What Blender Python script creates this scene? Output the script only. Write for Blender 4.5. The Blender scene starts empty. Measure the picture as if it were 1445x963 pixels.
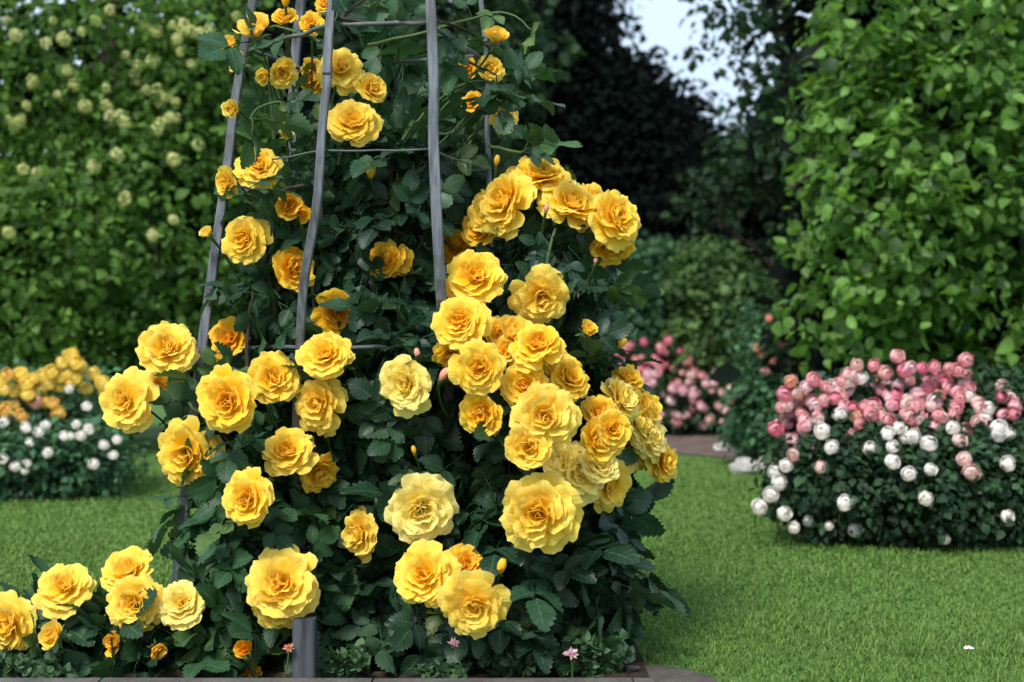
import bpy, math, random
import numpy as np
from mathutils import Vector, Matrix
random.seed(7)
rng = np.random.default_rng(11)
sc = bpy.context.scene
COL = sc.collection
R = math.radians
CAMZ = 0.65
F = 2007.0
def P(px, py, Y):                      # pixel of the photograph at depth Y -> point in metres
    return np.array([(px-722.5)/F*Y, Y, CAMZ+(481.5-py)/F*Y])
def nrm(v):
    v = np.asarray(v, float)
    return v/np.maximum(np.linalg.norm(v, axis=-1, keepdims=True), 1e-9)

# ------------------------------------------------------------------ mesh helpers
class Tpl:
    """vertices, faces and per-vertex (g, b) data"""
    def __init__(s, V, faces, gb=None):
        s.V = np.asarray(V, float)
        s.loops = np.array([i for f in faces for i in f], np.int64)
        s.tot = np.array([len(f) for f in faces], np.int64)
        s.gb = np.zeros((len(s.V), 2)) if gb is None else np.asarray(gb, float)
class MB:
    def __init__(s): s.V=[]; s.L=[]; s.T=[]; s.D=[]; s.n=0
    def add(s, t, M=None, T=None, r=None, a=None):
        if M is None: M = np.eye(3)[None]
        M = np.asarray(M); N = len(M)
        T = np.zeros((N,3)) if T is None else np.asarray(T)
        r = np.full(N, .5) if r is None else np.broadcast_to(r, N)
        a = np.full(N, .5) if a is None else np.broadcast_to(a, N)
        nv = len(t.V)
        V = np.einsum('nij,vj->nvi', M, t.V)+T[:,None,:]
        s.V.append(V.reshape(-1,3))
        off = s.n+np.arange(N)[:,None]*nv
        s.L.append((t.loops[None]+off).ravel()); s.T.append(np.tile(t.tot, N))
        D = np.empty((N,nv,4)); D[...,0]=r[:,None]; D[...,1]=t.gb[None,:,0]; D[...,2]=t.gb[None,:,1]; D[...,3]=a[:,None]
        s.D.append(D.reshape(-1,4)); s.n += N*nv
        return s
    def mesh(s, name, mat, smooth=True):
        V=np.concatenate(s.V); L=np.concatenate(s.L); T=np.concatenate(s.T); D=np.concatenate(s.D)
        m = bpy.data.meshes.new(name)
        m.vertices.add(len(V)); m.vertices.foreach_set('co', V.astype(np.float32).ravel())
        m.loops.add(len(L)); m.loops.foreach_set('vertex_index', L.astype(np.int32))
        m.polygons.add(len(T)); st=np.concatenate([[0],np.cumsum(T)[:-1]])
        m.polygons.foreach_set('loop_start', st.astype(np.int32)); m.polygons.foreach_set('loop_total', T.astype(np.int32))
        m.polygons.foreach_set('use_smooth', np.full(len(T), smooth))
        at = m.attributes.new('dat','FLOAT_COLOR','POINT'); at.data.foreach_set('color', D.astype(np.float32).ravel())
        m.update(calc_edges=True); m.validate()
        if mat: m.materials.append(mat)
        return m
    def build(s, name, mat, parent=None, smooth=True):
        return link(name, s.mesh(name, mat, smooth), parent)
def link(name, data, parent=None):
    o = bpy.data.objects.new(name, data); COL.objects.link(o)
    if parent is not None: o.parent = parent
    return o
def thing(name, label, cat, loc=(0,0,0), group=None):
    # the Empty stands at the base; children meshes are written in world units and shifted back
    o = link(name, None); o.location = Vector([float(c) for c in loc]); o.empty_display_size=.05
    o['label']=label; o['category']=cat
    if group: o['group']=group
    return o
def put(mb, name, mat, root, smooth=True):
    o = mb.build(name, mat, root, smooth)
    o.location = -root.location if root.parent is None else (0,0,0)
    return o
def struct(name, mb, mat, smooth=False):
    o = mb.build(name, mat, None, smooth); o['kind']='structure'; return o
def tube(pts, rad, sides=6, cap=True):
    pts = np.asarray(pts,float); n=len(pts); rad=np.broadcast_to(rad,n)
    tan = nrm(np.gradient(pts, axis=0)); V=[]; ref=np.array([0.13,0.21,0.97])
    if abs(tan[0]@ref)>.9: ref=np.array([.97,.2,.1])
    u = nrm(np.cross(tan[0],ref))
    gb=[]
    for i in range(n):
        u = nrm(u-tan[i]*(u@tan[i])); w=np.cross(tan[i],u)
        for k in range(sides):
            a=2*math.pi*k/sides; V.append(pts[i]+rad[i]*(math.cos(a)*u+math.sin(a)*w)); gb.append((i/(n-1),k/sides))
    f=[(i*sides+k, i*sides+(k+1)%sides, (i+1)*sides+(k+1)%sides, (i+1)*sides+k) for i in range(n-1) for k in range(sides)]
    if cap: f.append(tuple(range(sides))[::-1]); f.append(tuple((n-1)*sides+k for k in range(sides)))
    return Tpl(V,f,gb)
def smoothpts(pts, n=14, jit=0.0):
    pts=np.asarray(pts,float); t=np.linspace(0,len(pts)-1,n); k=np.arange(len(pts))
    if len(pts)<3:
        q=np.stack([np.interp(t,k,pts[:,i]) for i in range(3)],1)
    else:
        q=[]
        for x in t:
            i=min(int(x),len(pts)-2); f=x-i
            p0=pts[max(i-1,0)];p1=pts[i];p2=pts[i+1];p3=pts[min(i+2,len(pts)-1)]
            q.append(.5*((2*p1)+(-p0+p2)*f+(2*p0-5*p1+4*p2-p3)*f*f+(-p0+3*p1-3*p2+p3)*f**3))
        q=np.array(q)
    if jit: q=q+rng.normal(0,jit,q.shape)*np.r_[0,np.ones(n-2),0][:,None]
    return q
def bar(pts, w, d=None):
    """square section bar with small chamfers along a polyline"""
    pts=np.asarray(pts,float); n=len(pts); w=np.broadcast_to(w,n)/2; d=w if d is None else np.broadcast_to(d,n)/2
    V=[];gb=[]
    for i in range(n):
        a,b=w[i],d[i]; c=.18*min(a,b)
        for (x,y) in ((-a+c,-b),(a-c,-b),(a,-b+c),(a,b-c),(a-c,b),(-a+c,b),(-a,b-c),(-a,-b+c)):
            V.append(pts[i]+np.array([x,y,0])); gb.append((i/(n-1),x))
    s=8
    f=[(i*s+k, i*s+(k+1)%s, (i+1)*s+(k+1)%s, (i+1)*s+k) for i in range(n-1) for k in range(s)]
    f.append(tuple(range(s))[::-1]); f.append(tuple((n-1)*s+k for k in range(s)))
    return Tpl(V,f,gb)
def frames(d, n):
    """leaf axis d (local +Y) and normal n (local +Z)"""
    d=nrm(d); x=nrm(np.cross(d,n)); z=np.cross(x,d)
    return np.stack([x,d,z],-1)

# ------------------------------------------------------------------ materials
def newmat(name):
    m=bpy.data.materials.new(name); m.use_nodes=True; nt=m.node_tree; nt.nodes.clear()
    return m,nt,nt.nodes,nt.links
def N(nt,t,**k):
    n=nt.nodes.new(t)
    for a,b in k.items(): setattr(n,a,b)
    return n
def ramp(nt, fac, stops):
    n=nt.nodes.new('ShaderNodeValToRGB'); e=n.color_ramp.elements
    while len(e)>1: e.remove(e[-1])
    e[0].position=stops[0][0]; e[0].color=(*stops[0][1],1)
    for p,c in stops[1:]:
        q=e.new(p); q.color=(*c,1)
    nt.links.new(fac,n.inputs['Fac']); return n.outputs['Color']
def math_(nt,op,a,b=None,c=None,clamp=False):
    n=nt.nodes.new('ShaderNodeMath'); n.operation=op; n.use_clamp=clamp
    for i,v in enumerate((a,b,c)):
        if v is None: continue
        if isinstance(v,(int,float)): n.inputs[i].default_value=v
        else: nt.links.new(v,n.inputs[i])
    return n.outputs[0]
def mixc(nt,fac,a,b,mode='MIX'):
    n=nt.nodes.new('ShaderNodeMix'); n.data_type='RGBA'; n.blend_type=mode
    for s,v in ((0,fac),(6,a),(7,b)):
        if isinstance(v,(int,float)): n.inputs[s].default_value=v
        elif isinstance(v,tuple): n.inputs[s].default_value=(*v,1)
        else: nt.links.new(v,n.inputs[s])
    return n.outputs[2]
def dat(nt):
    a=N(nt,'ShaderNodeAttribute',attribute_name='dat'); s=N(nt,'ShaderNodeSeparateColor'); nt.links.new(a.outputs['Color'],s.inputs[0])
    return s.outputs[0],s.outputs[1],s.outputs[2],a.outputs['Alpha']
def surface(nt, col, rough, trans=0.0, tcol=None, spec=.5, normal=None):
    L=nt.links
    b=N(nt,'ShaderNodeBsdfPrincipled'); L.new(col,b.inputs['Base Color'])
    if isinstance(rough,(int,float)): b.inputs['Roughness'].default_value=rough
    else: L.new(rough,b.inputs['Roughness'])
    b.inputs['Specular IOR Level'].default_value=spec
    if normal is not None: L.new(normal,b.inputs['Normal'])
    out=N(nt,'ShaderNodeOutputMaterial'); sh=b.outputs[0]
    if trans:
        t=N(nt,'ShaderNodeBsdfTranslucent'); L.new(tcol if tcol is not None else col,t.inputs['Color'])
        m=N(nt,'ShaderNodeMixShader'); m.inputs[0].default_value=trans
        L.new(sh,m.inputs[1]); L.new(t.outputs[0],m.inputs[2]); sh=m.outputs[0]
    L.new(sh,out.inputs[0])
def bump(nt,h,dist,strength=.5):
    b=N(nt,'ShaderNodeBump'); b.inputs['Distance'].default_value=dist; b.inputs['Strength'].default_value=strength
    nt.links.new(h,b.inputs['Height']); return b.outputs[0]
def petal_mat(name, inner, mid, tip, trans=.3, edge=None):
    m,nt,n,L=newmat(name); r,g,b,a=dat(nt)
    # g = along the petal, alpha = petal order (0 heart .. 1 outer)
    oi=N(nt,'ShaderNodeObjectInfo')
    k=math_(nt,'MULTIPLY_ADD',g,.62,math_(nt,'MULTIPLY',a,.34))
    k=math_(nt,'ADD',k,math_(nt,'MULTIPLY_ADD',r,.16,-.08))
    k=math_(nt,'ADD',k,math_(nt,'MULTIPLY_ADD',oi.outputs['Random'],.5,-.27),clamp=True)
    c=ramp(nt,k,[(0,inner),(.45,mid),(1,tip)])
    tx=N(nt,'ShaderNodeTexCoord')
    nz=N(nt,'ShaderNodeTexNoise'); nz.inputs['Scale'].default_value=4; nz.inputs['Detail'].default_value=7; nz.inputs['Roughness'].default_value=.7; L.new(tx.outputs['Object'],nz.inputs['Vector'])
    c=mixc(nt,math_(nt,'MULTIPLY_ADD',nz.outputs[0],1.6,-.55,clamp=True),c,mid)
    # veins that run along the petal
    v=math_(nt,'SINE',math_(nt,'MULTIPLY',b,58.0)); v=math_(nt,'MULTIPLY_ADD',v,.5,.5)
    c=mixc(nt,math_(nt,'MULTIPLY',v,.05),c,inner)
    c=mixc(nt,math_(nt,'MULTIPLY',math_(nt,'POWER',g,10.0),.4),c,tuple(min(1,x*.75+.2) for x in tip))
    surface(nt,c,.75,trans,c,.07,bump(nt,math_(nt,'ADD',v,math_(nt,'MULTIPLY',nz.outputs[0],4.0)),.0006,.4)); return m
def leaf_mat(name, dark, light, rough=.42, trans=.14, spec=.45, young=None, bluetone=None, veins=True, objvar=False):
    m,nt,n,L=newmat(name); r,g,b,a=dat(nt)
    c=ramp(nt,r,[(0,dark),(.75,light)]+([(.9,light),(.97,young)] if young else []))
    c=mixc(nt,math_(nt,'MULTIPLY_ADD',a,-1.15,.85,clamp=True),c,tuple(x*.8 for x in dark)) if not bluetone else mixc(nt,math_(nt,'MULTIPLY',a,.6),c,bluetone)  # clump darkening: shade of crown gaps put into the colour at random
    geo=N(nt,'ShaderNodeNewGeometry')
    nm=None
    if veins:
        # b = across (-1..1 stored 0..1), g = along
        ab=math_(nt,'ABSOLUTE',math_(nt,'MULTIPLY_ADD',b,2.0,-1.0))
        w=math_(nt,'SINE',math_(nt,'MULTIPLY',math_(nt,'SUBTRACT',g,math_(nt,'MULTIPLY',ab,.22)),44.0))
        side=math_(nt,'POWER',math_(nt,'MULTIPLY_ADD',w,.5,.5),6.0)
        mid=math_(nt,'LESS_THAN',ab,.07)
        vv=math_(nt,'MAXIMUM',math_(nt,'MULTIPLY',side,.35),math_(nt,'MULTIPLY',mid,.9))
        c=mixc(nt,math_(nt,'MULTIPLY',vv,.4),c,tuple(min(1,x*2.2+.02) for x in light))
        nm=bump(nt,math_(nt,'MULTIPLY',vv,-1.0),.001,.45)
    tx=N(nt,'ShaderNodeTexCoord'); nz=N(nt,'ShaderNodeTexNoise'); nz.inputs['Scale'].default_value=60; L.new(tx.outputs['Object'],nz.inputs['Vector'])
    c=mixc(nt,math_(nt,'MULTIPLY_ADD',nz.outputs[0],1.2,-.45,clamp=True),c,tuple(x*.62 for x in dark))
    back=mixc(nt,.55,c,tuple(min(1,x*1.1+.035) for x in light))
    c=mixc(nt,geo.outputs['Backfacing'],c,back)
    tc=mixc(nt,.6,c,tuple(min(1,v*f) for v,f in zip(light,(2.2,2.4,.9))))
    surface(nt,c,rough,trans,tc,spec,nm); return m
def plain_mat(name, c1, c2, scale=20, rough=.8, bumpd=0.0, stretch=(1,1,1), detail=6, spec=.3):
    m,nt,n,L=newmat(name); tx=N(nt,'ShaderNodeTexCoord'); mp=N(nt,'ShaderNodeMapping'); mp.inputs['Scale'].default_value=stretch
    L.new(tx.outputs['Object'],mp.inputs['Vector'])
    nz=N(nt,'ShaderNodeTexNoise'); nz.inputs['Scale'].default_value=scale; nz.inputs['Detail'].default_value=detail; nz.inputs['Roughness'].default_value=.65
    L.new(mp.outputs[0],nz.inputs['Vector'])
    c=ramp(nt,nz.outputs[0],[(.3,c1),(.7,c2)])
    surface(nt,c,rough,0,None,spec,bump(nt,nz.outputs[0],bumpd,1) if bumpd else None); return m

YEL=petal_mat('yellow_petal',(.96,.49,.006),(.975,.67,.028),(.98,.79,.16),.42)
AMB=petal_mat('amber_petal',(.88,.36,.004),(.94,.54,.010),(.96,.68,.06),.38)
PALE=petal_mat('pale_yellow_petal',(.96,.60,.02),(.97,.77,.12),(.975,.86,.32),.38)
WHT=petal_mat('white_petal',(.90,.80,.66),(.92,.87,.80),(.94,.92,.89),.25)
PNK=petal_mat('pink_petal',(.78,.22,.26),(.88,.40,.43),(.93,.60,.61),.28)
ROSEP=petal_mat('rose_pink_petal',(.70,.09,.20),(.83,.24,.36),(.90,.45,.52),.28)
BLUSH=petal_mat('blush_petal',(.80,.40,.34),(.86,.58,.52),(.90,.76,.72),.28)
CORAL=petal_mat('coral_petal',(.80,.26,.14),(.86,.42,.28),(.90,.58,.44),.28)
LILP=petal_mat('pale_pink_petal',(.80,.38,.46),(.88,.56,.61),(.92,.72,.74),.28)
CREAM=petal_mat('cream_petal',(.42,.50,.14),(.60,.63,.24),(.76,.74,.42),.25)
APR=petal_mat('apricot_petal',(.88,.46,.04),(.94,.62,.12),(.96,.76,.28),.30)
HERO=leaf_mat('dark_rose_leaf',(.004,.017,.008),(.024,.070,.028),.44,.12,.32,young=(.07,.11,.015),bluetone=(.010,.040,.022))  # leaves shift at random towards a bluish green
HERO2=leaf_mat('climber_leaf',(.008,.030,.012),(.036,.098,.038),.5,.15,.22,young=(.10,.17,.03),bluetone=(.026,.072,.034))
STEM=plain_mat('green_stem',(.035,.07,.018),(.07,.12,.03),30,.55)
BARK=plain_mat('brown_cane',(.018,.013,.009),(.06,.042,.028),40,.85,.002,(1,1,.2))
SEPAL=plain_mat('sepal_green',(.05,.10,.025),(.10,.17,.05),20,.6)
HEART=plain_mat('stamen_brown',(.10,.035,.008),(.35,.16,.02),60,.8)

# ------------------------------------------------------------------ rose flowers
def petal_tpl(f, Wd, rs, nu, nv, loose=1.0):
    L=.40+.66*f
    a0=22+62*f**.8; a1=-20+114*f**.9
    r0=.02+.05*f; z0=-.10*f+.02
    phase=rs.uniform(0,6.28); fr=rs.uniform(1.0,1.9); A=(.030+.040*f)*loose
    cup=.62-.66*f; notch=rs.uniform(.0,.07); side=rs.uniform(-.25,.25)
    curl=rs.uniform(10,60)*min(1,f*2.2)*loose
    V=[];gb=[]
    # spine profile
    K=40; rr=[r0]; zz=[z0]; aa=[]
    for i in range(K):
        s=(i+.5)/K; al=a0+(a1-a0)*s
        if s>.78: al+=curl*((s-.78)/.22)
        al=R(al); aa.append(al); rr.append(rr[-1]+math.sin(al)*L/K); zz.append(zz[-1]+math.cos(al)*L/K)
    aa.append(aa[-1]); rr=np.array(rr); zz=np.array(zz); aa=np.array(aa); ks=np.linspace(0,1,K+1)
    for i in range(nu+1):
        for j in range(nv+1):
            s=i/nu; t=2*j/nv-1
            tip=1-.20*abs(t)**3-notch*math.exp(-(t/.22)**2)+.022*math.sin(9*t+phase*2)
            se=s*tip
            w=Wd*(min(1,se/.62)**.62)*(1-.10*max(0,se-.8)/.2)
            r=np.interp(se,ks,rr); z=np.interp(se,ks,zz); al=np.interp(se,ks,aa)
            nx,nz=-math.cos(al),math.sin(al)              # normal towards the axis
            d=cup*Wd*t*t*(.4+.6*se) + A*se*se*math.sin(fr*math.pi*t+phase) + .45*A*se**5*math.sin(fr*3.3*math.pi*t+phase*1.7)
            V.append((r+nx*d, w*t+side*.25*se*se*Wd, z+nz*d)); gb.append((s,(t+1)/2))
    fc=[(i*(nv+1)+j,(i+1)*(nv+1)+j,(i+1)*(nv+1)+j+1,i*(nv+1)+j+1) for i in range(nu) for j in range(nv)]
    return Tpl(V,fc,gb)
def rose_mesh(seed, Np=40, nu=7, nv=8, mat=None, fmin=0.0, fmax=1.0, name='rose', loose=1.0, scatterA=1.0):
    rs=random.Random(seed); mb=MB()
    cx,cy=rs.uniform(-.06,.06),rs.uniform(-.06,.06)
    for k in range(Np):
        f=fmin+(fmax-fmin)*((k+.3)/Np)**.85; f=min(1.05,max(0,f+rs.uniform(-.05,.05)))
        Wd=(.24+.34*f)*rs.uniform(.82,1.18)
        t=petal_tpl(f,Wd,rs,nu,nv,loose)
        phi=k*2.39996+rs.uniform(-.35,.35)*scatterA
        Rm=Matrix.Rotation(phi,3,'Z')@Matrix.Rotation(R(rs.uniform(-11,11))*scatterA,3,'Y')@Matrix.Rotation(R(rs.uniform(-16,16))*scatterA,3,'X')
        Rm=np.array(Rm)*rs.uniform(.9,1.08)
        off=np.array([cx,cy,0])*(1-f)+np.array([rs.uniform(-.03,.03),rs.uniform(-.03,.03),.05*(1-f)])
        mb.add(t,Rm[None],off[None],r=rs.random(),a=min(1,f))
    return mb.mesh(name,mat)
def rose_set(mat, n, seed0, **k): return [rose_mesh(seed0+i*13,mat=mat,**k) for i in range(n)]
FULL={'y':rose_set(YEL,8,100,Np=36,scatterA=1.1,loose=1.15,nv=12,nu=8),'p':rose_set(PALE,3,300,Np=40,scatterA=1.2,loose=1.3,nv=12,nu=8),'a':rose_set(AMB,2,400,Np=32,loose=1.3)}
CUP={'y':rose_set(YEL,3,500,Np=30,fmax=.80,scatterA=1.1,nv=10),'a':rose_set(AMB,2,560,Np=26,fmax=.8,loose=1.3)}
HALF={'y':rose_set(YEL,2,600,Np=16,fmax=.42),'a':rose_set(AMB,2,650,Np=14,fmax=.45),'p':rose_set(PALE,1,690,Np=14,fmax=.4)}
def ball_rose(seed,mat,Np=24,nu=4,nv=5):
    """globular double bloom: petals wrapped around one another like a cabbage"""
    rs=random.Random(seed); mb=MB()
    for k in range(Np):
        f=(k+.5)/Np; rad=.34+.62*f; tipa=R(6+50*f**1.15+rs.uniform(-8,10)); half=R(62-14*f)*rs.uniform(.85,1.15); ph=rs.uniform(0,6.28)
        V=[];gb=[]
        for i in range(nu+1):
            for j in range(nv+1):
                sx=i/nu; t=2*j/nv-1; th=R(150)+(tipa-R(150))*sx*(1-.10*t*t)
                rr=rad*(1+.16*max(0,sx-.75)/.25*f+.06*math.sin(4*t+ph)*sx); an=half*t*(.5+.5*min(1,sx*1.6))
                V.append((rr*math.sin(th)*math.cos(an),rr*math.sin(th)*math.sin(an),rr*math.cos(th)*.85)); gb.append((sx,(t+1)/2))
        fc=[(i*(nv+1)+j,(i+1)*(nv+1)+j,(i+1)*(nv+1)+j+1,i*(nv+1)+j+1) for i in range(nu) for j in range(nv)]
        M=np.array(Matrix.Rotation(k*2.39996+rs.uniform(-.3,.3),3,'Z')@Matrix.Rotation(R(rs.uniform(-16,16)),3,'Y'))*rs.uniform(.9,1.08)
        mb.add(Tpl(V,fc,gb),M[None],None,r=rs.random(),a=f)
    return mb.mesh('rose',mat)
LOW={k:[ball_rose(700+i*50+j,m) for j in range(3)] for i,(k,m) in enumerate({'y':PALE,'w':WHT,'p':PNK,'r':ROSEP,'b':BLUSH,'c':CORAL,'l':LILP,'a':APR}.items())}
def floret_ball(seed):
    rs=np.random.default_rng(seed); mb=MB(); n=70
    d=nrm(rs.normal(size=(n,3))); pt=[]; fc=[]
    for k in range(5):
        a=2*math.pi*k/5; b=len(pt); c,s=math.cos(a),math.sin(a)
        for (x,y,z) in ((.02,0,0),(.15,.09,.02),(.24,0,.05),(.15,-.09,.02)): pt.append((x*c-y*s,x*s+y*c,z))
        fc.append((b,b+1,b+2,b+3))
    t=Tpl(pt,fc,[(.7,.5)]*len(pt))
    M=frames(nrm(np.cross(d,rs.normal(size=(n,3)))),d)
    mb.add(t,M,d*rs.uniform(.75,1,(n,1)),r=rs.random(n),a=rs.random(n))
    return mb.mesh('flower_cluster',CREAM)
BALL=[floret_ball(i) for i in range(3)]
def sepal_tpl():
    pts=[];fc=[]
    for k in range(5):
        a=2*math.pi*k/5; b=len(pt_:=pts)
        for i,(r,z,w) in enumerate(((.05,-.16,.05),(.16,-.10,.09),(.34,-.12,.06),(.48,-.22,.008))):
            for s in (-1,1):
                x,y=r,s*w; pts.append((x*math.cos(a)-y*math.sin(a),x*math.sin(a)+y*math.cos(a),z))
        for i in range(3): fc.append((b+2*i,b+2*i+1,b+2*i+3,b+2*i+2))
    return Tpl(pts,fc)
SEP=sepal_tpl()

def face_matrix(f, spin):
    z=Vector([float(c) for c in nrm(f)]); q=z.to_track_quat('Z','Y').to_matrix()
    return q@Matrix.Rotation(spin,3,'Z')
class Plant: pass
def add_flower(root, c, f, rad, mesh, name='flower', stalk=.14, spin=None, toward=None, label=None, sc_sq=1.0, open_=True):
    """one bloom as a part of its plant, its stalk with sepals a sub-part"""
    M=face_matrix(f, random.uniform(0,6.28) if spin is None else spin)
    o=link(name,mesh,root)
    MW=Matrix.Translation(Vector([float(v) for v in c])-root.location)@M.to_4x4()@Matrix.Diagonal((rad,rad,rad*sc_sq,1))
    o.matrix_local=MW
    if label: o['label']=label
    if stalk:
        inv=np.array((M.to_4x4()@Matrix.Diagonal((rad,rad,rad*sc_sq,1))).inverted())[:3,:3]
        tgt=np.array([0,0,-stalk]) if toward is None else nrm(np.array(toward)-c)*stalk
        w=[-nrm(f)*rad*.10, -nrm(f)*rad*.7+tgt*.15, -nrm(f)*rad*.8+tgt*.6+np.array([0,0,-.01]), tgt*1.0+np.array([0,0,-.03])]
        pts=smoothpts(np.array(w),8)
        mb=MB(); t=tube(pts,[.0034,.0030,.0026,.0024,.0024,.0025,.0026,.0028],6)
        t.V=(inv@t.V.T).T; mb.add(t); mb.add(Tpl(SEP.V*(1,1,1),[tuple(SEP.loops[i:i+4]) for i in range(0,len(SEP.loops),4)],SEP.gb))
        s=mb.build('flower_stalk',STEM,o)
    return o
def bud_meshes():
    out=[]
    for m in (YEL,PALE,CORAL):
        mb=MB(); rs=random.Random(5)
        for k in range(6):
            V=[];gb=[];nu,nv=6,5
            for i in range(nu+1):
                for j in range(nv+1):
                    s=i/nu;t=2*j/nv-1
                    r=(.42*math.sin(math.pi*min(1,s*.80+.08))**.8)*(1-.06*k/6)+.02*k/6
                    an=t*1.15+.22*s
                    V.append((r*math.cos(an),r*math.sin(an),1.45*s-.1+.03*math.cos(t*5))); gb.append((s*.8,(t+1)/2))
            fc=[(i*(nv+1)+j,(i+1)*(nv+1)+j,(i+1)*(nv+1)+j+1,i*(nv+1)+j+1) for i in range(nu) for j in range(nv)]
            mb.add(Tpl(V,fc,gb),np.array(Matrix.Rotation(k*2.4,3,'Z'))[None]*(1+.0*k),None,r=rs.random(),a=.4+.1*k)
        out.append(mb.mesh('flower_bud',m))
    return out
BUD=bud_meshes()

# ------------------------------------------------------------------ leaves
def leaflet(L=1.0,W=.36,n=9,fold=.22,droop=.18,saw=.07,rs=random):
    V=[];gb=[];fc=[]
    def prof(s): return W*(math.sin(math.pi*s**.82)**.75)*(1-.12*s) if 0<s<1 else 0
    for i in range(n+1):
        s=i/n; z=-droop*s*s
        V.append((0,s*L,z)); gb.append((s,.5))
        for sg in (-1,1):
            # tooth: notch then tip
            w1=prof(s); V.append((sg*w1*.55,s*L,z+fold*w1*.5)); gb.append((s,.5+sg*.27))
            so=min(1,s+.5/n*.9) if i<n else 1
            w2=prof(s)*(1+saw*(1 if i<n else 0)); zz=z+fold*w1-.03*math.sin(s*9+sg)
            V.append((sg*w2*(.92),s*L-.01,zz)); gb.append((s,.5+sg*.46))
            V.append((sg*w2*1.04,(s+.62/n)*L if i<n and i>0 else s*L,zz)); gb.append((s,.5+sg*.5))
    # per station: 0 mid, L:1,2,3  R:4,5,6
    for i in range(n):
        a=i*7;b=a+7
        fc+= [(a,b,b+1,a+1),(a+1,b+1,b+2,a+2),(a+2,b+2,a+3)]
        fc+= [(a,a+4,b+4,b),(a+4,a+5,b+5,b+4),(a+5,a+6,b+5)]
    return Tpl(V,fc,gb)
def merge_tpl(parts):
    V=[];F=[];G=[];n=0
    for t,M,T in parts:
        V.append((np.asarray(M)@t.V.T).T+np.asarray(T)); G.append(t.gb); k=0
        for c in t.tot: F.append(tuple(int(x)+n for x in t.loops[k:k+c])); k+=c
        n+=len(t.V)
    return Tpl(np.concatenate(V),F,np.concatenate(G))
def rotm(z=0,x=0,y=0): return np.array(Matrix.Rotation(z,3,'Z')@Matrix.Rotation(x,3,'X')@Matrix.Rotation(y,3,'Y'))
def compound(seed,n5=5,wide=.36,n=8):
    """rose leaf ~0.12 m long: stalk with 5 or 7 toothed leaflets"""
    rs=random.Random(seed); parts=[]
    rach=smoothpts([(0,0,0),(0,.04,.006),(0,.075,.0)],5); parts.append((tube(rach,[.0013,.0012,.0011,.001,.0008],4,False),np.eye(3),(0,0,0)))
    def lf(L,ang,y,roll=0,dz=0):
        t=leaflet(1,wide*rs.uniform(.88,1.12),n,rs.uniform(.1,.4),rs.uniform(.05,.32),.08)
        M=rotm(ang,rs.uniform(-.25,.2),roll+rs.uniform(-.3,.3))*L
        parts.append((t,M,(0,y,.003)))
    lf(rs.uniform(.052,.062),rs.uniform(-.15,.15),.072)
    for y,l in ((.055,.046),(.026,.038))[: (n5-1)//2]:
        for s in (-1,1): lf(l*rs.uniform(.9,1.15),s*rs.uniform(.9,1.25),y,)
    return merge_tpl(parts)
COMP=[compound(i,5 if i%3 else 3) for i in range(7)]
SMALLC=[compound(40+i,5,.42,4) for i in range(3)]
def simple_leaf(W=.34,fold=.25,droop=.25,n=3):
    V=[];gb=[];fc=[]
    for i in range(n+1):
        s=i/n; w=W*math.sin(math.pi*(.04+.96*s)**.8)**.8 if i<n else .01
        if i==0: w=.03
        z=-droop*s*s
        V+=[(0,s,z),(-w,s,z+fold*w),(w,s,z+fold*w)]; gb+=[(s,.5),(s,0),(s,1)]
    for i in range(n):
        a=3*i;b=a+3; fc+=[(a,b,b+1,a+1),(a,a+2,b+2,b)]
    return Tpl(V,fc,gb)
OV=[simple_leaf(.33,.3,.2,5),simple_leaf(.40,.15,.45,5),simple_leaf(.36,.45,-.1,5)]
OV2=[simple_leaf(.36,.3,.2,3),simple_leaf(.42,.1,.4,3)]
TRI=[simple_leaf(.42,.2,.2,2)]

# ------------------------------------------------------------------ volumes of foliage
class Ell:
    def __init__(s,px,py,Y,rx,ry,rd,w=1.0):
        s.c=P(px,py,Y); s.r=np.array([rx*Y/F,rd,ry*Y/F]); s.w=w
def ray_front(ells,px,py):
    d=nrm(P(px,py,1.0)-np.array([0,0,CAMZ])); o=np.array([0,0,CAMZ]); best=None
    for e in ells:
        dd=d/e.r; oo=(o-e.c)/e.r; A=dd@dd;B=2*dd@oo;C=oo@oo-1;D=B*B-4*A*C
        if D<0: continue
        t=(-B-math.sqrt(D))/(2*A); Yy=(o+d*t)[1]
        if best is None or Yy<best: best=Yy
    return best
def sample(ells, n, shell=.65, rmin=.75):
    """points and outward directions"""
    w=np.array([e.w*(e.r[0]*e.r[2]+e.r[0]*e.r[1]+e.r[1]*e.r[2]) for e in ells]); w/=w.sum()
    idx=rng.choice(len(ells),n,p=w)
    C=np.array([e.c for e in ells])[idx]; Rr=np.array([e.r for e in ells])[idx]
    d=nrm(rng.normal(size=(n,3)))
    u=np.where(rng.random(n)<shell, rng.uniform(rmin,1.03,n), rng.random(n)**.5*.95)
    p=C+d*Rr*u[:,None]; o=nrm(d/Rr)
    return p,o
def leaves(mb,tpls,p,o,size,axis_out=.7,droop=.35,up=.7,jit=.5,szvar=.25,aval=None,zmin=.01):
    k=p[:,2]>zmin; p=p[k];o=o[k]; n=len(p)
    if aval is not None: aval=aval[k]
    d=nrm(o*axis_out+rng.normal(size=(n,3))*jit-np.array([0,0,droop]))
    nn=nrm(o*.75+np.array([0,0,up])+rng.normal(size=(n,3))*.42)
    M=frames(d,nn); s=size*np.clip(rng.normal(1,szvar,n),.45,1.6)
    M=M*s[:,None,None]; r=rng.random(n); a=rng.random(n) if aval is None else aval
    w=rng.integers(0,len(tpls),n)
    for i,t in enumerate(tpls):
        q=w==i
        if q.any(): mb.add(t,M[q],p[q],r[q],a[q])
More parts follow.
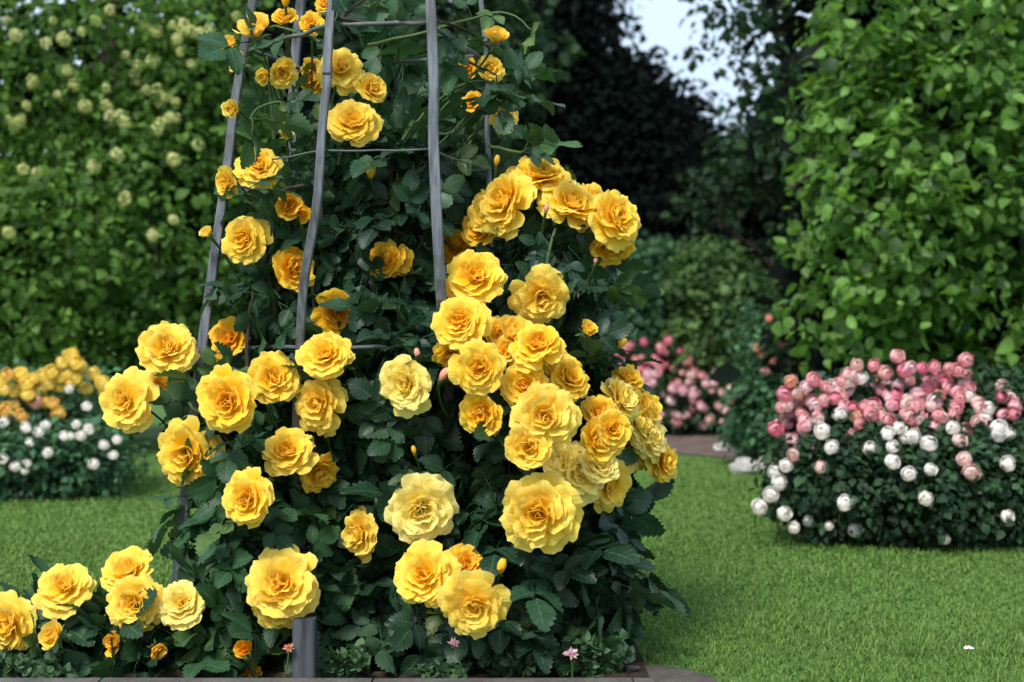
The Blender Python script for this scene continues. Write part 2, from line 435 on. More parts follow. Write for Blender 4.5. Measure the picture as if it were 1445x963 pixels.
def clumps(ells,n,per,rad,shell=.7,rmin=.78,flat=.7):
    c,o=sample(ells,n,shell,rmin)
    a=np.clip(rng.normal(.45,.28,n),0,1)
    off=rng.normal(size=(n,per,3))*rad*np.array([1,1,flat])
    p=(c[:,None]+off).reshape(-1,3); oo=nrm(o[:,None]*1.0+nrm(off)*.6).reshape(-1,3)
    return p,oo,np.repeat(a,per)
def crown(root,ells,n,per,rad,tpls,size,mat,shell=.7,name='crown',**k):
    p,o,a=clumps(ells,n,per,rad,shell); mb=MB(); leaves(mb,tpls,p,o,size,aval=a,**k)
    return put(mb,name,mat,root)
def trunk(root,base,ells,r0=.1,name='trunk',nl=7):
    base=np.array(base,float); mb=MB(); top=max(ells,key=lambda e:e.c[2])
    q=smoothpts([base,base*.5+top.c*.5+rng.normal(0,.08,3)*(1,1,0),top.c],12,r0*.12)
    mb.add(tube(q,np.linspace(r0,r0*.2,12),8))
    for i in range(nl):
        e=ells[rng.integers(len(ells))]; s=q[rng.integers(3,9)]; en=e.c+rng.normal(0,.5,3)*e.r
        mid=(s+en)/2+np.array([0,0,.08]); mb.add(tube(smoothpts([s,mid,en],8,r0*.08),np.linspace(r0*.4,r0*.06,8),6))
    return put(mb,name,BARK,root)

# ================================================================== SETTING
def noise_ground(name,stops,scale,scale2,bd):
    m,nt,n,L=newmat(name); tx=N(nt,'ShaderNodeTexCoord')
    a=N(nt,'ShaderNodeTexNoise'); a.inputs['Scale'].default_value=scale; a.inputs['Detail'].default_value=8
    b=N(nt,'ShaderNodeTexNoise'); b.inputs['Scale'].default_value=scale2; b.inputs['Detail'].default_value=6
    L.new(tx.outputs['Object'],a.inputs['Vector']); L.new(tx.outputs['Object'],b.inputs['Vector'])
    k=math_(nt,'MULTIPLY_ADD',a.outputs[0],.6,math_(nt,'MULTIPLY',b.outputs[0],.4))
    c=ramp(nt,k,stops); surface(nt,c,.95,0,None,.15,bump(nt,b.outputs[0],bd,1)); return m
def sheet(x0,x1,y0,y1,z,nx=1,ny=1,amp=0):
    V=[(x0+(x1-x0)*i/nx,y0+(y1-y0)*j/ny,z+(rng.normal(0,amp) if amp and 0<i<nx and 0<j<ny else 0)) for j in range(ny+1) for i in range(nx+1)]
    f=[(j*(nx+1)+i,j*(nx+1)+i+1,(j+1)*(nx+1)+i+1,(j+1)*(nx+1)+i) for j in range(ny) for i in range(nx)]
    return MB().add(Tpl(V,f))
LAWNM=noise_ground('turf_soil',[(.3,(.045,.090,.018)),(.6,(.080,.155,.032)),(.8,(.11,.19,.05))],1.2,60,.004)
struct('ground',sheet(-300,300,-20,600,0),LAWNM)
SOIL=noise_ground('dark_soil',[(.3,(.022,.014,.010)),(.55,(.055,.036,.026)),(.8,(.10,.07,.052))],9,90,.012)
struct('flower_bed',sheet(-2.2,.262,2.62,3.30,.010,60,16,.004),SOIL,True)
PATHM=noise_ground('path_soil',[(.3,(.075,.050,.042)),(.55,(.13,.095,.082)),(.8,(.19,.15,.13))],6,70,.01)
# path in front of the far rose bushes
def poly(pts,z): return MB().add(Tpl([(x,y,z) for x,y in pts],[tuple(range(len(pts)))]))
g=lambda px,py:(lambda Y:((px-722.5)/F*Y,Y))(CAMZ*F/(py-481.5))
struct('path',poly([g(560,655),g(700,652),g(860,650),g(940,640),g(1010,646),g(1075,664),g(1100,640),g(1090,600),g(560,600)],.006),PATHM)
# stone edging under the bed and the worn corner at its right end
KERB=noise_ground('weathered_kerb',[(.3,(.05,.048,.044)),(.6,(.12,.115,.108)),(.85,(.21,.20,.185))],14,120,.003)
mb=MB(); x=-2.2
while x<.24:
    L_=random.uniform(.42,.55); x1=min(x+L_,.26); c=.006
    V=[];
    for xx in (x+.002,x1-.002):
        for (y,z) in ((2.50,0),(2.50,.026),(2.506,.032),(2.609,.032),(2.615,.026),(2.615,0)): V.append((xx,y,z+random.uniform(-.0008,.0008)))
    f=[(k,k+1,k+7,k+6) for k in range(5)]+[(5,4,3,2,1,0),(6,7,8,9,10,11)]
    mb.add(Tpl(V,f)); x=x1
struct('kerb',mb,KERB)
GRAVEL=noise_ground('gravel_soil',[(.3,(.05,.042,.034)),(.6,(.11,.098,.085)),(.85,(.22,.20,.175))],20,140,.008)
struct('bed_edge_path',poly([g(884,945),g(930,944),g(975,952),g(1010,962),g(1020,1010),g(884,1010)],.008),GRAVEL)

# grass
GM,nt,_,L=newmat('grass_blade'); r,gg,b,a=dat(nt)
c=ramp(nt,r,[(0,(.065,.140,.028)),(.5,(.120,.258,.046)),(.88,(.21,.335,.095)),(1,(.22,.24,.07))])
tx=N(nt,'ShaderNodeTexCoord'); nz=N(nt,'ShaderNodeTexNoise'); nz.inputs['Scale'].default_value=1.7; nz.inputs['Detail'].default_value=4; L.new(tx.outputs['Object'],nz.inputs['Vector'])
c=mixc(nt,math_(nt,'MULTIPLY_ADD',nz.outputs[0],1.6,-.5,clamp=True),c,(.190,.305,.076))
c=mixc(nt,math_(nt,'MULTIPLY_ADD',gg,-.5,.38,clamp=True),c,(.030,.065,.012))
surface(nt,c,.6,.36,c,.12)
def blade(bend,w=.0016,n=3):
    V=[];gb=[]
    for i in range(n+1):
        s=i/n; ww=w*(1-s**1.6)+.0002; V+=[(-ww,bend*s*s,s),(ww,bend*s*s,s)]; gb+=[(s,0),(s,1)]
    return Tpl(V,[(2*i,2*i+1,2*i+3,2*i+2) for i in range(n)],gb)
def grass_field():
    mb=MB(); XS=[];YS=[]
    for (y0,y1,dens) in ((2.62,3.4,15000),(3.4,4.6,9500),(4.6,6.5,4600),(6.5,9.5,1500)):
        hw=.36*y1+.35; n=int(2*hw*(y1-y0)*dens); XS.append(rng.uniform(-hw,hw,n)); YS.append(rng.uniform(y0,y1,n))
    X=np.concatenate(XS);Y=np.concatenate(YS)
    keep=np.abs(X)<.36*Y+.35
    keep&=~((X<.27)&(Y<3.30))                              # bed
    keep&=~((X<.40)&(X>.2)&(Y<2.815-(X-.27)*.5))           # worn corner
    keep&=~((Y>7.75)&(X>-.7)&(X<1.45))                     # path
    X=X[keep];Y=Y[keep]; n=len(X)
    far=np.clip((Y-2.6)/5,0,1)
    h=(.0115+.0015*np.sin(X*7+1)*np.sin(Y*5))*np.clip(rng.normal(1,.28,n),.4,2.0)
    az=rng.uniform(0,6.283,n); ti=np.abs(rng.normal(0,.32,n)); ta=rng.uniform(0,6.283,n)
    zc=np.stack([np.sin(ti)*np.cos(ta),np.sin(ti)*np.sin(ta),np.cos(ti)],1)
    xc=nrm(np.cross(np.stack([-np.sin(az),np.cos(az),np.zeros(n)],1),zc)); yc=np.cross(zc,xc)
    wf=(1+far*2.2)
    M=np.stack([xc*wf[:,None],yc*h[:,None],zc*h[:,None]],-1)
    T=np.stack([X,Y,np.zeros(n)],1); k=rng.integers(0,3,n); r=rng.random(n)
    for i,bd in enumerate((.25,.55,.9)):
        q=k==i; mb.add(blade(bd),M[q],T[q],r[q],.5)
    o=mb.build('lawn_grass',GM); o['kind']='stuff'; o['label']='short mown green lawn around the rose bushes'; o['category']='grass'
grass_field()

# ================================================================== BACKGROUND TREES
LM_R=leaf_mat('broad_green_leaf',(.006,.028,.005),(.165,.330,.062),.5,.24,.2,veins=False)
LM_L=leaf_mat('small_green_leaf',(.018,.052,.008),(.115,.235,.038),.55,.22,.15,veins=False)
LM_D=leaf_mat('shade_painted_leaf',(.0016,.0034,.0030),(.0048,.0095,.0065),.8,.05,.04,veins=False)  # shade of the dark trees and inner crowns is put into this colour
LM_M=leaf_mat('mid_leaf',(.007,.024,.008),(.028,.070,.022),.6,.15,.15,veins=False)
LM_S=leaf_mat('shrub_leaf',(.020,.058,.030),(.085,.20,.090),.6,.15,.15,veins=False)
LM_Y=leaf_mat('olive_shrub_leaf',(.026,.060,.018),(.125,.22,.065),.6,.15,.15,veins=False)

# right: broad leaved tree
E=[Ell(1350,60,6.9,180,210,.7),Ell(1310,210,6.7,180,170,.6),Ell(1250,330,6.5,125,140,.45),Ell(1380,350,6.7,170,170,.6),
   Ell(1230,440,6.6,115,80,.4,.8),Ell(1420,480,6.7,90,110,.4),Ell(1215,90,6.7,70,150,.35),Ell(1150,262,6.5,50,30,.2,.8),Ell(1520,200,7.0,170,300,.7,.7),Ell(1300,-200,7.2,240,230,.8,.6)]
t=thing('broad_leaved_tree','tall broad leaved tree with bright green foliage standing behind the pink rose bush','tree',(2.05,6.9,0))
crown(t,E,1050,14,.058,OV,.060,LM_R,.80,droop=.45,jit=.75,up=.5,axis_out=.5)
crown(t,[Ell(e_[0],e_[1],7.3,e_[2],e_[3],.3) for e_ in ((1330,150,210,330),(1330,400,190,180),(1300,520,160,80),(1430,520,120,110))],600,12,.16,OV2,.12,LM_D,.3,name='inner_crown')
trunk(t,(2.05,6.9,0),E,.11)
# left: cream flowering tree
E=[Ell(80,90,8.6,210,170,.8,.95),Ell(230,330,8.2,140,190,.6),Ell(60,380,8.1,190,170,.6),Ell(285,120,8.4,85,180,.5),Ell(-120,200,8.6,160,330,.7,.4),Ell(180,-220,9,260,200,.9,.3),Ell(170,200,8.4,150,90,.5,.8),Ell(370,350,8.6,110,190,.4,.8)]
t=thing('flowering_tree','large green tree dotted with round cream flower clusters behind the left rose bed','tree',(-2.6,8.3,0))
crown(t,E,2300,13,.075,OV2,.050,LM_L,.75,droop=.5,jit=.6,up=.4)
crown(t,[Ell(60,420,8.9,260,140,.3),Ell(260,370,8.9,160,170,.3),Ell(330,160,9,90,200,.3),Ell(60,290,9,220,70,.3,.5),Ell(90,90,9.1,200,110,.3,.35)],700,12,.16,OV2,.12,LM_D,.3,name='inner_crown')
trunk(t,(-2.6,8.3,0),E,.1)
for (zx,zy) in ((487,70),(515,85),(540,90),(590,85),(668,48),(508,147),(541,183),(390,187),(390,231),(445,253),(452,292),(495,288),(338,327),(480,333),(443,362),(55,345),(25,340),(93,225),(162,268),(75,297),(355,155),(180,110),(265,470),(65,478),(105,490),(490,450),(415,75),(300,250),(300,300),(430,175),(560,410),(490,620),(25,657),(352,560),(430,665),(20,60),(45,100),(230,90),(150,60),(310,30),(330,440),(210,240),(190,200),(130,120),(270,60),(500,110),(470,270),(415,255),(380,210),(520,70),(350,345),(310,330),(60,335),(40,360),(90,240),(460,345),(495,335),(240,300),(560,95),(440,90)):
    px,py=zx*.5,zy*.5; Y=(ray_front(E,px,py) or 8.2)-.04
    add_flower(t,P(px,py,Y),(0,-1,.2),random.uniform(.024,.042),random.choice(BALL),name='flower_cluster',stalk=0)
# behind the obelisk
E=[Ell(540,120,11.5,170,170,.8),Ell(690,60,11.8,90,120,.6,.45),Ell(430,300,11,160,190,.6),Ell(600,330,11.3,170,170,.6),Ell(420,80,11.2,90,160,.6)]
t=thing('leafy_tree','mid green tree rising directly behind the grey obelisk','tree',(-1.0,11.4,0))
crown(t,E,1500,14,.13,OV2,.10,LM_M,.7); trunk(t,(-1.0,11.4,0),E,.12)
# dark trees in the middle
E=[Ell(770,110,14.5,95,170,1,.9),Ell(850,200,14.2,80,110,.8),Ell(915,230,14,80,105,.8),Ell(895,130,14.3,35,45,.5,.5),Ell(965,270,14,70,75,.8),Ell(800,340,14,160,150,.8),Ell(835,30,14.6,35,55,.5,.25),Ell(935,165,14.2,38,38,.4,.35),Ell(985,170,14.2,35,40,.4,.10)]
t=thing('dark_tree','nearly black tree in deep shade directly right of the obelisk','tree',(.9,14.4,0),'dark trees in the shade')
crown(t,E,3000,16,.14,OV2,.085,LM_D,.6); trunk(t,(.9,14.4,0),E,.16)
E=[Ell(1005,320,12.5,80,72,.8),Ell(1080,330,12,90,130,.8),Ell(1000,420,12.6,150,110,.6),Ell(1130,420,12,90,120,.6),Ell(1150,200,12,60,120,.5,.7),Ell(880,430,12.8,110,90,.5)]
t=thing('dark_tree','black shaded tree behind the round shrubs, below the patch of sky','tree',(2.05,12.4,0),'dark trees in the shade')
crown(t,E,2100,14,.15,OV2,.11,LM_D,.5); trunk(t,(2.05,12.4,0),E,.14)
E=[Ell(1050,15,9.6,45,28,.3),Ell(1110,60,9.5,45,60,.3),Ell(1085,130,9.4,42,40,.3,.8),Ell(1120,200,9.3,42,60,.3),Ell(1040,85,9.5,26,14,.15,.6),Ell(1065,225,9.3,50,40,.3),Ell(1010,280,9.3,52,32,.25,.7),Ell(1000,8,9.6,28,12,.15,.5),Ell(1015,85,9.6,40,30,.25,.12),Ell(1055,150,9.5,30,40,.25,.25),Ell(1100,-60,9.7,90,60,.4),Ell(1160,300,9.4,80,200,.4)]
t=thing('overhanging_tree','dark green tree reaching across the blue sky with loose open branches','tree',(2.1,9.5,0))
crown(t,E,430,10,.075,OV2,.060,LM_M,.5); trunk(t,(2.1,9.5,0),E,.07,nl=10)
# shrubs
def shrub(name,label,base,E,n,per,size,mat,rad=.06,cat='shrub',tp=OV2,**k):
    t=thing(name,label,cat,(base[0],base[1],0),'round shrubs under the dark trees' if name=='round_shrub' else ('small rose bushes around the lawn' if cat=='rose bush' else None)); crown(t,E,n,per,rad,tp,size,mat,.8,name='foliage',**k)
    mb=MB()
    for i in range(7):
        e=E[i%len(E)]; en=e.c+rng.normal(0,.35,3)*e.r
        st=np.array([base[0]+rng.normal(0,.05),base[1]+rng.normal(0,.05),0]); mb.add(tube(smoothpts([st,(st+en)/2+np.array([0,0,.04]),en],7,.004),np.linspace(.012,.004,7),5))
    put(mb,'stem',BARK,t); return t
shrub('round_shrub','blue green shrub beside the right edge of the yellow rose bush',(1.05,11.2),[Ell(925,405,11,46,60,.3),Ell(900,480,11,80,60,.35)],420,14,.055,LM_S)
shrub('round_shrub','olive green rounded shrub in front of the black tree',(1.55,10.6),[Ell(1000,398,10.6,46,55,.3),Ell(1042,425,10.5,40,50,.3),Ell(1015,490,10.5,66,58,.35)],480,14,.055,LM_Y)
t=shrub('rose_shrub','tall dark green shrub with scattered coral blooms beside the stone edging',(1.33,7.6),[Ell(1090,520,7.6,40,92,.25),Ell(1082,590,7.5,44,62,.25),Ell(1110,600,7.5,60,60,.25)],520,14,.036,LM_S)
for px,py,k in ((1075,500,'c'),(1090,508,'c'),(1100,470,'r'),(1102,485,'p'),(1112,512,'c'),(1068,492,'c'),(1120,508,'p'),(1103,440,'c'),(1085,450,'c'),(1118,460,'r'),(1078,525,'p'),(1108,478,'p')):
    add_flower(t,P(px,py,7.3),(random.uniform(-.3,.3),-1,.4),random.uniform(.018,.027),random.choice(LOW[k]),name='flower',stalk=0)
t=shrub('pink_rose_bush','low bush of deep pink roses between the yellow bush and the olive shrub',(1.0,10.7),[Ell(900,540,10.6,60,50,.3),Ell(960,535,10.6,60,42,.3)],300,12,.038,LM_M,cat='rose bush')
for i in range(64):
    px,py=random.uniform(868,1010),random.gauss(512,20)
    add_flower(t,P(px,py,10.25+random.uniform(-.05,.1)),(random.uniform(-.4,.4),-1,.5),random.uniform(.026,.040),random.choice(LOW[random.choice('rrprp')]),stalk=0)
t=shrub('pale_pink_rose_bush','low bush of pale pink roses at the edge of the dark soil path',(1.2,10.0),[Ell(960,580,9.9,55,34,.25),Ell(1010,570,10,45,36,.2)],240,12,.036,LM_M,cat='rose bush')
for i in range(66):
    px=random.uniform(905,1045); py=random.uniform(530,604)-(abs(px-965)*.1)
    add_flower(t,P(px,py,9.62+random.uniform(-.05,.08)),(random.uniform(-.4,.4),-1,.5),random.uniform(.024,.040),random.choice(LOW[random.choice('llblp')]),stalk=0)
# left bed
t=shrub('yellow_rose_bush','hazy bush of small yellow roses in the bed at the left edge',(-2.05,6.4),[Ell(20,580,6.4,90,55,.3),Ell(110,580,6.3,60,58,.25),Ell(-70,590,6.4,80,60,.3),Ell(60,650,6.4,120,45,.3)],520,13,.034,LM_S,cat='rose bush')
for (zx,zy,k) in ((20,98,'a'),(60,98,'y'),(15,140,'y'),(42,143,'y'),(80,155,'y'),(95,110,'y'),(120,100,'y'),(118,135,'y'),(145,90,'y'),(165,105,'y'),(175,65,'y'),(195,45,'y'),(215,65,'y'),(205,40,'y'),(185,95,'y'),(215,105,'y'),(262,96,'y'),(290,122,'y'),(245,140,'y'),(170,130,'y'),(125,175,'y'),(15,195,'a'),(40,190,'a'),(60,215,'a'),(168,205,'a'),(35,265,'c'),(100,140,'y'),(75,125,'y'),(5,115,'y'),(140,120,'y'),(200,120,'y'),(25,215,'a'),(230,75,'y'),(100,175,'c'),(150,180,'a'),(300,150,'y')):
    px,py=zx*.5,480+zy*.5; Y=6.02+random.uniform(-.05,.05)
    add_flower(t,P(px,py,Y),(random.uniform(-.3,.3),-1,.5),random.uniform(.027,.037),random.choice(LOW[k]),stalk=0)
t=shrub('white_rose_bush','low bush of white roses in front of the hazy yellow ones at the left edge',(-1.95,5.95),[Ell(30,655,5.95,90,45,.22),Ell(115,650,5.95,62,45,.2),Ell(-60,655,5.95,80,48,.22)],560,13,.030,LM_S,cat='rose bush')
for (zx,zy) in ((72,248),(128,242),(45,357),(77,350),(8,336),(83,290),(245,187),(215,240),(250,252),(330,282),(293,298),(8,235),(200,272),(228,270),(265,350),(70,370),(110,260),(195,140),(180,272),(320,325),(135,320)):
    px,py=zx*.5,480+zy*.5; Y=5.68
    add_flower(t,P(px,py,Y),(random.uniform(-.3,.3),-1,.5),random.uniform(.017,.026),random.choice(LOW['w']),stalk=0)
# right bed
LM_RB=leaf_mat('garden_rose_leaf',(.009,.028,.012),(.036,.088,.034),.55,.12,.2,veins=False)
EP=[Ell(1190,615,4.85,95,75,.22),Ell(1330,600,4.9,130,75,.22),Ell(1450,610,4.9,90,80,.22),Ell(1260,590,4.9,80,60,.2)]
t=shrub('pink_rose_bush','bush crowded with salmon and rose pink blooms at the right edge',(1.32,4.9),EP,1150,13,.030,LM_RB,rad=.035,cat='rose bush')
EW=[Ell(1190,680,4.62,100,72,.2),Ell(1320,690,4.55,140,80,.22),Ell(1440,690,4.6,100,78,.22)]
t2=shrub('white_rose_bush','dark leafy bush with white and blush roses beneath the pink blooms on the right',(1.28,4.6),EW,1500,13,.028,LM_RB,rad=.035,cat='rose bush')
FR=[(643,138,'b'),(688,140,'p'),(747,116,'p'),(766,153,'r'),(845,143,'p'),(884,148,'p'),(927,126,'p'),(530,176,'p'),(470,182,'c'),(606,180,'p'),(654,172,'w'),(690,180,'c'),(717,160,'p'),(753,190,'l'),(826,184,'r'),(872,183,'r'),(856,218,'c'),(924,210,'p'),(1020,222,'r'),(1050,240,'p'),(1048,266,'r'),(452,214,'r'),(446,248,'p'),(488,240,'p'),(526,236,'l'),(585,225,'r'),(603,220,'p'),(565,200,'p'),(725,215,'p'),(687,243,'r'),(800,215,'l'),(770,243,'b'),(818,225,'p'),(963,248,'p'),(430,305,'r'),(464,290,'p'),(508,282,'p'),(541,275,'p'),(599,266,'w'),(640,272,'c'),(712,275,'p'),(700,262,'b'),(780,275,'p'),(804,268,'p'),(854,268,'p'),(958,287,'b'),(975,280,'w'),(1010,303,'w'),(892,302,'w'),(631,323,'p'),(481,335,'l'),(478,372,'b'),(449,372,'p'),(509,360,'p'),(527,365,'r'),(753,303,'w'),(722,317,'w'),(788,325,'w'),(830,342,'w'),(675,355,'w'),(910,335,'b'),(550,405,'b'),(735,390,'w'),(778,422,'w'),(834,411,'w'),(940,418,'b'),(1034,396,'w'),(822,485,'w'),(611,497,'w'),(1033,532,'w'),(637,567,'w'),(453,525,'w'),(480,561,'w'),(517,545,'w'),(570,558,'w'),(429,418,'w'),(440,444,'w'),(419,477,'w'),(390,507,'w'),(873,592,'w'),(620,165,'p'),(595,190,'r'),(560,230,'p'),(740,230,'p'),(850,160,'r'),(910,225,'p'),(935,190,'r'),(470,250,'r'),(500,230,'c'),(710,205,'r'),(840,190,'p'),(515,375,'p')]
for (zx,zy,k) in [q for q in FR if q[1]<300 and q[2]!='w']:
    FR.append((zx+random.uniform(-34,34),zy+random.uniform(2,44),random.choice('pplblrbp')))
for i in range(16): FR.append((random.uniform(450,1060),random.uniform(165,285),random.choice('wbb')))
for i in range(16): FR.append((random.uniform(430,1060),random.uniform(290,400),random.choice('wbwlp')))
for zx,zy,k in FR:
    px,py=860+.543*zx,440+.543*zy
    white=(k=='w' and zy>292) or (k=='b' and zy>330)
    Y=(ray_front(EW if white else EP,px,py) or (4.5 if white else 4.72))-(.075 if white else .055)
    small=.72 if (zx,zy) in ((517,545),(570,558),(873,592),(834,411)) else 1
    add_flower(t2 if white else t,P(px,py,Y),(random.uniform(-.35,.35),-1,random.uniform(.1,.5)),random.uniform(.022,.0295)*small,random.choice(LOW[k]),stalk=.09,toward=(P(px,py,Y)[0],Y+.12,P(px,py,Y)[2]-.07))
# stones
def rock(cx,cy,s,seed,label):
    rs=np.random.default_rng(seed); V=[];n,m=7,10
    for i in range(n+1):
        th=math.pi*i/n
        for j in range(m):
            ph=2*math.pi*j/m; r=1+rs.normal(0,.09); V.append((cx+s[0]*r*math.sin(th)*math.cos(ph),cy+s[1]*r*math.sin(th)*math.sin(ph),s[2]*.55+s[2]*r*math.cos(th)))
    f=[(i*m+j,(i+1)*m+j,(i+1)*m+(j+1)%m,i*m+(j+1)%m) for i in range(n) for j in range(m)]
    o=MB().add(Tpl(V,f)).build('rock',ROCKM,None,False); o['label']=label; o['category']='rock'; o['group']='pale stones beside the path'; return o
ROCKM=plain_mat('pale_stone',(.20,.20,.18),(.50,.49,.45),30,.9,.006)
x,y=g(1050,668); rock(x,y,(.075,.06,.050),1,'pale stone at the left foot of the pink rose bush, largest of the three')
x,y=g(1085,662); rock(x,y,(.06,.05,.045),2,'pale stone touching the left side of the pink rose bush')
x,y=g(1020,638); rock(x,y,(.055,.05,.04),3,'small pale stone lying out on the dark soil path')

# ================================================================== OBELISK
WOOD,nt,_,L=newmat('weathered_grey_paint')
tx=N(nt,'ShaderNodeTexCoord'); mp=N(nt,'ShaderNodeMapping'); mp.inputs['Scale'].default_value=(110,110,9); L.new(tx.outputs['Object'],mp.inputs['Vector'])
n1=N(nt,'ShaderNodeTexNoise'); n1.inputs['Scale'].default_value=1; n1.inputs['Detail'].default_value=6; L.new(mp.outputs[0],n1.inputs['Vector'])
n2=N(nt,'ShaderNodeTexNoise'); n2.inputs['Scale'].default_value=14; n2.inputs['Detail'].default_value=8; L.new(tx.outputs['Object'],n2.inputs['Vector'])
c=ramp(nt,n1.outputs[0],[(.30,(.045,.050,.060)),(.5,(.105,.118,.140)),(.72,(.19,.205,.23))])
c=mixc(nt,math_(nt,'MULTIPLY_ADD',n2.outputs[0],2.6,-1.25,clamp=True),c,(.06,.06,.05))
surface(nt,c,.7,0,None,.3,bump(nt,n1.outputs[0],.0015,.8))
STAKE=plain_mat('dark_weathered_timber',(.022,.026,.032),(.085,.093,.105),40,.8,.002,(1.5,1.5,.12))
METAL=plain_mat('grey_metal',(.10,.115,.13),(.24,.27,.30),25,.4,.0006,(1,1,.3),spec=.6)
WIRE=plain_mat('dark_wire',(.05,.055,.06),(.13,.14,.15),40,.5)
ob=thing('garden_obelisk','tall grey weathered obelisk trellis with leaning legs carrying the yellow climbing rose','trellis',(-.28,2.9,0))
apex=P(545,-900,2.90)
def gy(px,Y): # pixel row of the ground at depth Y
    return 481.5+CAMZ*F/Y
legs=[]
def leg(pix,w,mat,name='leg',sq=True,top=True):
    pts=[P(*p) for p in pix]
    if top:
        pts=[apex+nrm(pts[0]-apex)*.06*np.array([1,1,0])]+pts
    pts=np.array(pts); pts[-1,2]=-.02
    legs.append(pts)
    q=smoothpts(pts,34) if sq else smoothpts(pts,24)
    ww=np.interp(np.linspace(0,1,len(q)),np.linspace(0,1,len(w)),w)
    mb=MB().add(bar(q,ww) if sq else tube(q,ww/2,10)); return put(mb,name,mat,ob,False if sq else True)
leg([(468,5,2.74),(463,100,2.73),(454,190,2.72),(447,290,2.71),(429,400,2.74),(422,520,2.78),(418,640,2.80),(424,800,2.80),(428,958,2.72)],[.0155,.0165,.0150,.017,.0155,.019,.021],WOOD)
leg([(606,-20,2.74),(612,205,2.71),(622,410,2.70),(630,520,2.82),(640,700,2.90),(650,931,2.92)],[.0195,.0195,.020,.022,.024],WOOD)
leg([(676,-20,3.06),(688,210,3.06),(700,500,3.06),(714,909,3.06)],[.011,.011,.012,.012],METAL,'metal_leg',False)
leg([(357,0,3.0),(318,260,2.98),(286,490,2.95),(262,700,2.93),(240,927,2.93)],[.015,.018,.021,.022],WOOD)
leg([(427,-20,3.2),(413,200,3.2),(402,500,3.2),(390,889,3.2)],[.019,.020,.022,.022],WOOD)
# stout stake that carries the front left foot
q=smoothpts([P(430,872,2.655),P(430,968,2.650)],8); q[-1,2]=-.02
put(MB().add(bar(q,.042,.036)),'stake',STAKE,ob,False)
def at_z(pts,z):
    k=np.argsort(pts[:,2]); return np.array([np.interp(z,pts[k,2],pts[k,0]),np.interp(z,pts[k,2],pts[k,1]),z])
order=[3,0,1,2,4]
for z,r_ in ((1.262,.0045),(1.015,.002),(.637,.0045)):
    ps=[at_z(legs[i],z) for i in order]; ctr=np.array([-.25,2.95,z]); ps=[ctr+(p-ctr)*(1,1,0)*(.80 if z<.7 else .965) for p in ps]
    ps=ps+[ps[0]]; q=np.concatenate([np.linspace(ps[i],ps[i+1],7)[:-1] for i in range(5)]+[[ps[0]]])+rng.normal(0,.0012,(31,3)); q[-1]=q[0]; put(MB().add(tube(q,r_,8)),'hoop',WIRE,ob)
mb=MB()
V=[];n,m=8,12
for i in range(n+1):
    th=math.pi*i/n
    for j in range(m): V.append(apex+np.array([.05*math.sin(th)*math.cos(2*math.pi*j/m),.05*math.sin(th)*math.sin(2*math.pi*j/m),.03+.06*math.cos(th)]))
mb.add(Tpl(V,[(i*m+j,(i+1)*m+j,(i+1)*m+(j+1)%m,i*m+(j+1)%m) for i in range(n) for j in range(m)])); put(mb,'finial',WOOD,ob)

